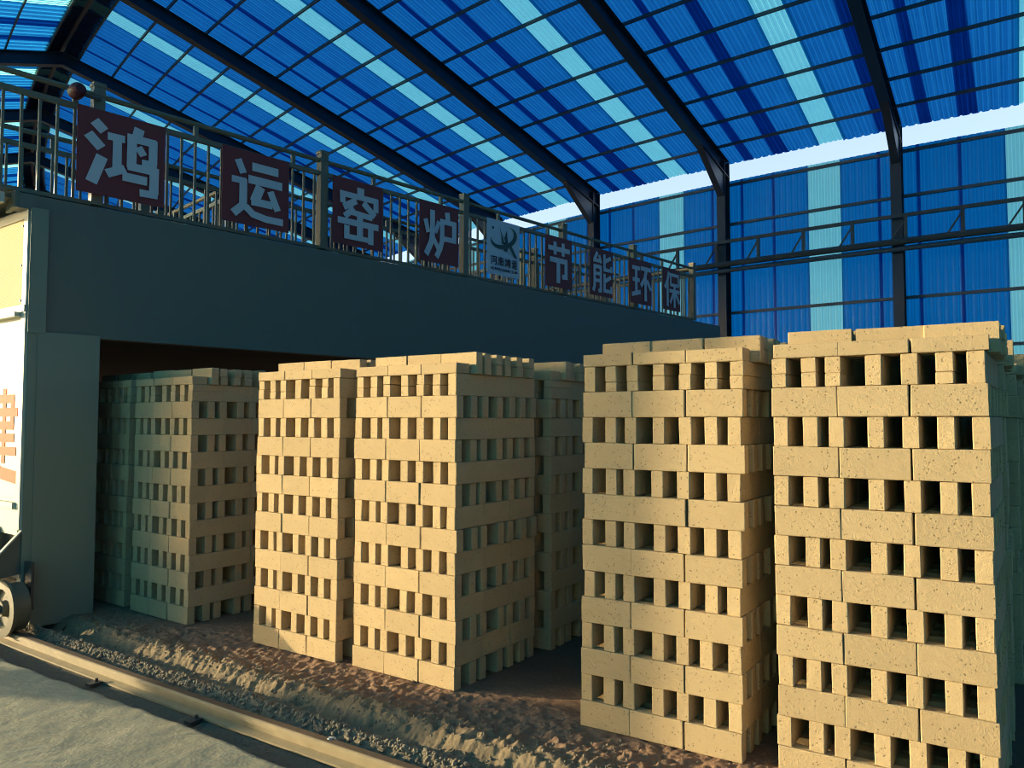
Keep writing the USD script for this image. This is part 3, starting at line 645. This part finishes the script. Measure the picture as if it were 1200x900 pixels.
# ------------------------------------------------------------------ brick stacks
H = .1173; W = .735; BL = .2435; BT = .057
LX = np.array([.029, .141, .235, .373, .488, .603, .7045])
LY = np.array([.03, .150, .240, .386, .488, .599, .7045])
def make_stack(label, x, y, a, skew, seed, lean=0.0, split=.75, group='stacks of dry bricks in rows by the kiln'):
    r = random.Random(seed)
    st = xf('brick_stack', loc=(x, y, 0), rz=a); tag(st, label, 'brick stack', group)
    sk = math.radians(skew); eA, eB = np.array([1.0, 0, 0]), np.array([math.sin(sk), math.cos(sk), 0.0])
    inner = MB()
    def put(ua, ub, z0, L, T, Hh, along, vis, r_=.0028):
        ang = math.radians(r.gauss(0, .35)); ca, sa = math.cos(ang), math.sin(ang)
        e = eA if along == 'A' else eB
        e = np.array([e[0] * ca - e[1] * sa, e[0] * sa + e[1] * ca, 0]); q = np.array([-e[1], e[0], 0])
        c = eA * ua + eB * ub + Z3 * (z0 + Hh / 2) + np.array([lean * z0, 0, 0])
        if vis:
            v, f = cham(L, T, Hh - .0012, r_)
            v = v + np.array([r.gauss(0, .0006) for _ in range(72)]).reshape(24, 3)
            v = c + v[:, :1] * e + v[:, 1:2] * q + v[:, 2:] * Z3
            obj('brick', (v, f), M['brick'], st)
        else: inner.add(*frame_box(c, e, q, Z3, L, T, Hh - .001))
    for li in range(14):
        z0 = li * H + .0; gx = r.gauss(0, .003)
        if li % 2 == 0:
            gaps = [r.uniform(-.0008, .0025) for _ in range(3)]
            for j, yy in enumerate(LY):
                yj = yy + (r.gauss(0, .004) if j else -.002)
                for i in range(3):
                    put((i + .5) * W / 3 + gx + (gaps[i] if j == 0 else r.gauss(0, .002)) + (.004 if i == 2 else 0), yj + r.gauss(0, .0012), z0, BL, BT, H, 'A', j == 0 or i == 2)
        else:
            for j, xx in enumerate(LX):
                xj = xx + r.gauss(0, .0035) + gx * .5
                for i in range(3):
                    dy = r.gauss(.004, .002) if i == 0 else 0
                    if i == 0 and li == 13 and r.random() < split:
                        q = r.uniform(.36, .64) * H
                        put(xj, (i + .5) * W / 3 + dy, z0, BL, BT, q, 'B', True); put(xj + r.gauss(0, .001), (i + .5) * W / 3 + dy + .0008, z0 + q, BL, BT, H - q, 'B', True)
                    else: put(xj, (i + .5) * W / 3 + dy, z0, BL, BT, H, 'B', i == 0 or j == 6)
    z0 = 14 * H                                     # top: a flat row in front, bricks on edge behind
    for i in range(3): put((i + .5) * W / 3 + r.gauss(0, .003), .058, z0, BL, .114, .056, 'A', True)
    for j, yy in enumerate((.152, .235, .335, .43, .545, .66)):
        for i in range(3):
            u = (i + .5) * W / 3 + .03 + r.gauss(0, .004)
            if j and r.random() < .7:
                q = H * .5
                put(u, yy, z0, BL, BT, q, 'A', i == 2); put(u + r.gauss(0, .002), yy + r.gauss(0, .002), z0 + q, BL, BT, q, 'A', i == 2)
            else: put(u, yy + r.gauss(0, .003), z0, BL, BT, H + r.uniform(-.002, .004), 'A', j == 0 or i == 2)
    tag(obj('inner_bricks', inner, M['brick_in'], st), kind='stuff')
    return st
def copy_stack(src, label, x, y, a):
    p = UsdGeom.Xform.Define(stage, '/World/' + numbered('/World', 'brick_stack')).GetPrim()
    p.GetReferences().AddInternalReference(src.GetPath()); p.SetInstanceable(True)
    p.GetAttribute('xformOp:translate').Set(Gf.Vec3d(float(x), float(y), 0)); p.GetAttribute('xformOp:rotateZ').Set(float(a))
    tag(p, label, 'brick stack', 'stacks of dry bricks in rows by the kiln')
    return p
F = [(1.046, 3.015, -31.3, 4.6, 51, 0.0), (.312, 3.506, -32.4, 3.4, 47, .016), (-.908, 4.332, -33.8, 2.3, 33, .003), (-1.630, 4.781, -33.5, 2.5, 29, .010), (-2.810, 5.585, -35.3, 0.3, 17, .004)]
LAB = ['sunlit stack of pale yellow bricks, the largest in view, six openings per row',
       'sunlit stack of pale yellow bricks standing apart after a dark gap, beside the largest stack',
       'half sunlit stack of yellow bricks whose dark side borders the wide gap',
       'orange lit stack of yellow bricks with a round shadow on its lower corner',
       'shaded grey brown stack of bricks under the kiln mouth, apart from the sunlit ones']
ST = [make_stack(LAB[i], *F[i]) for i in range(5)]
ROWS = [np.array([math.sin(math.radians(a)), math.cos(math.radians(a))]) * .862 for a in (36.3, 37, 38, 38, 37.5)]
WHO = ['the largest sunlit stack', 'the sunlit stack past the gap', 'the half sunlit stack', 'the orange lit stack', 'the shaded kiln stack']
ORD = ['directly', 'second', 'third', 'fourth', 'fifth']
for i, n in enumerate((4, 2, 3, 2, 2)):
    for j in range(1, n + 1):
        x, y = np.array(F[i][:2]) + ROWS[i] * j
        copy_stack(ST[(i + j + 1) % 5], 'brick stack in dim shade, ' + ('directly' if j == 1 else ORD[j - 1] + ' in line') + ' behind ' + WHO[i], x, y, F[i][2] - .2 * j)
x, y = -3.50, 6.10
copy_stack(ST[1], 'dark brick stack inside the kiln, half hidden by its end panel', x, y, -36.0)
copy_stack(ST[2], 'dark brick stack deep in the kiln, next in line', x + ROWS[4][0], y + ROWS[4][1], -36.2)
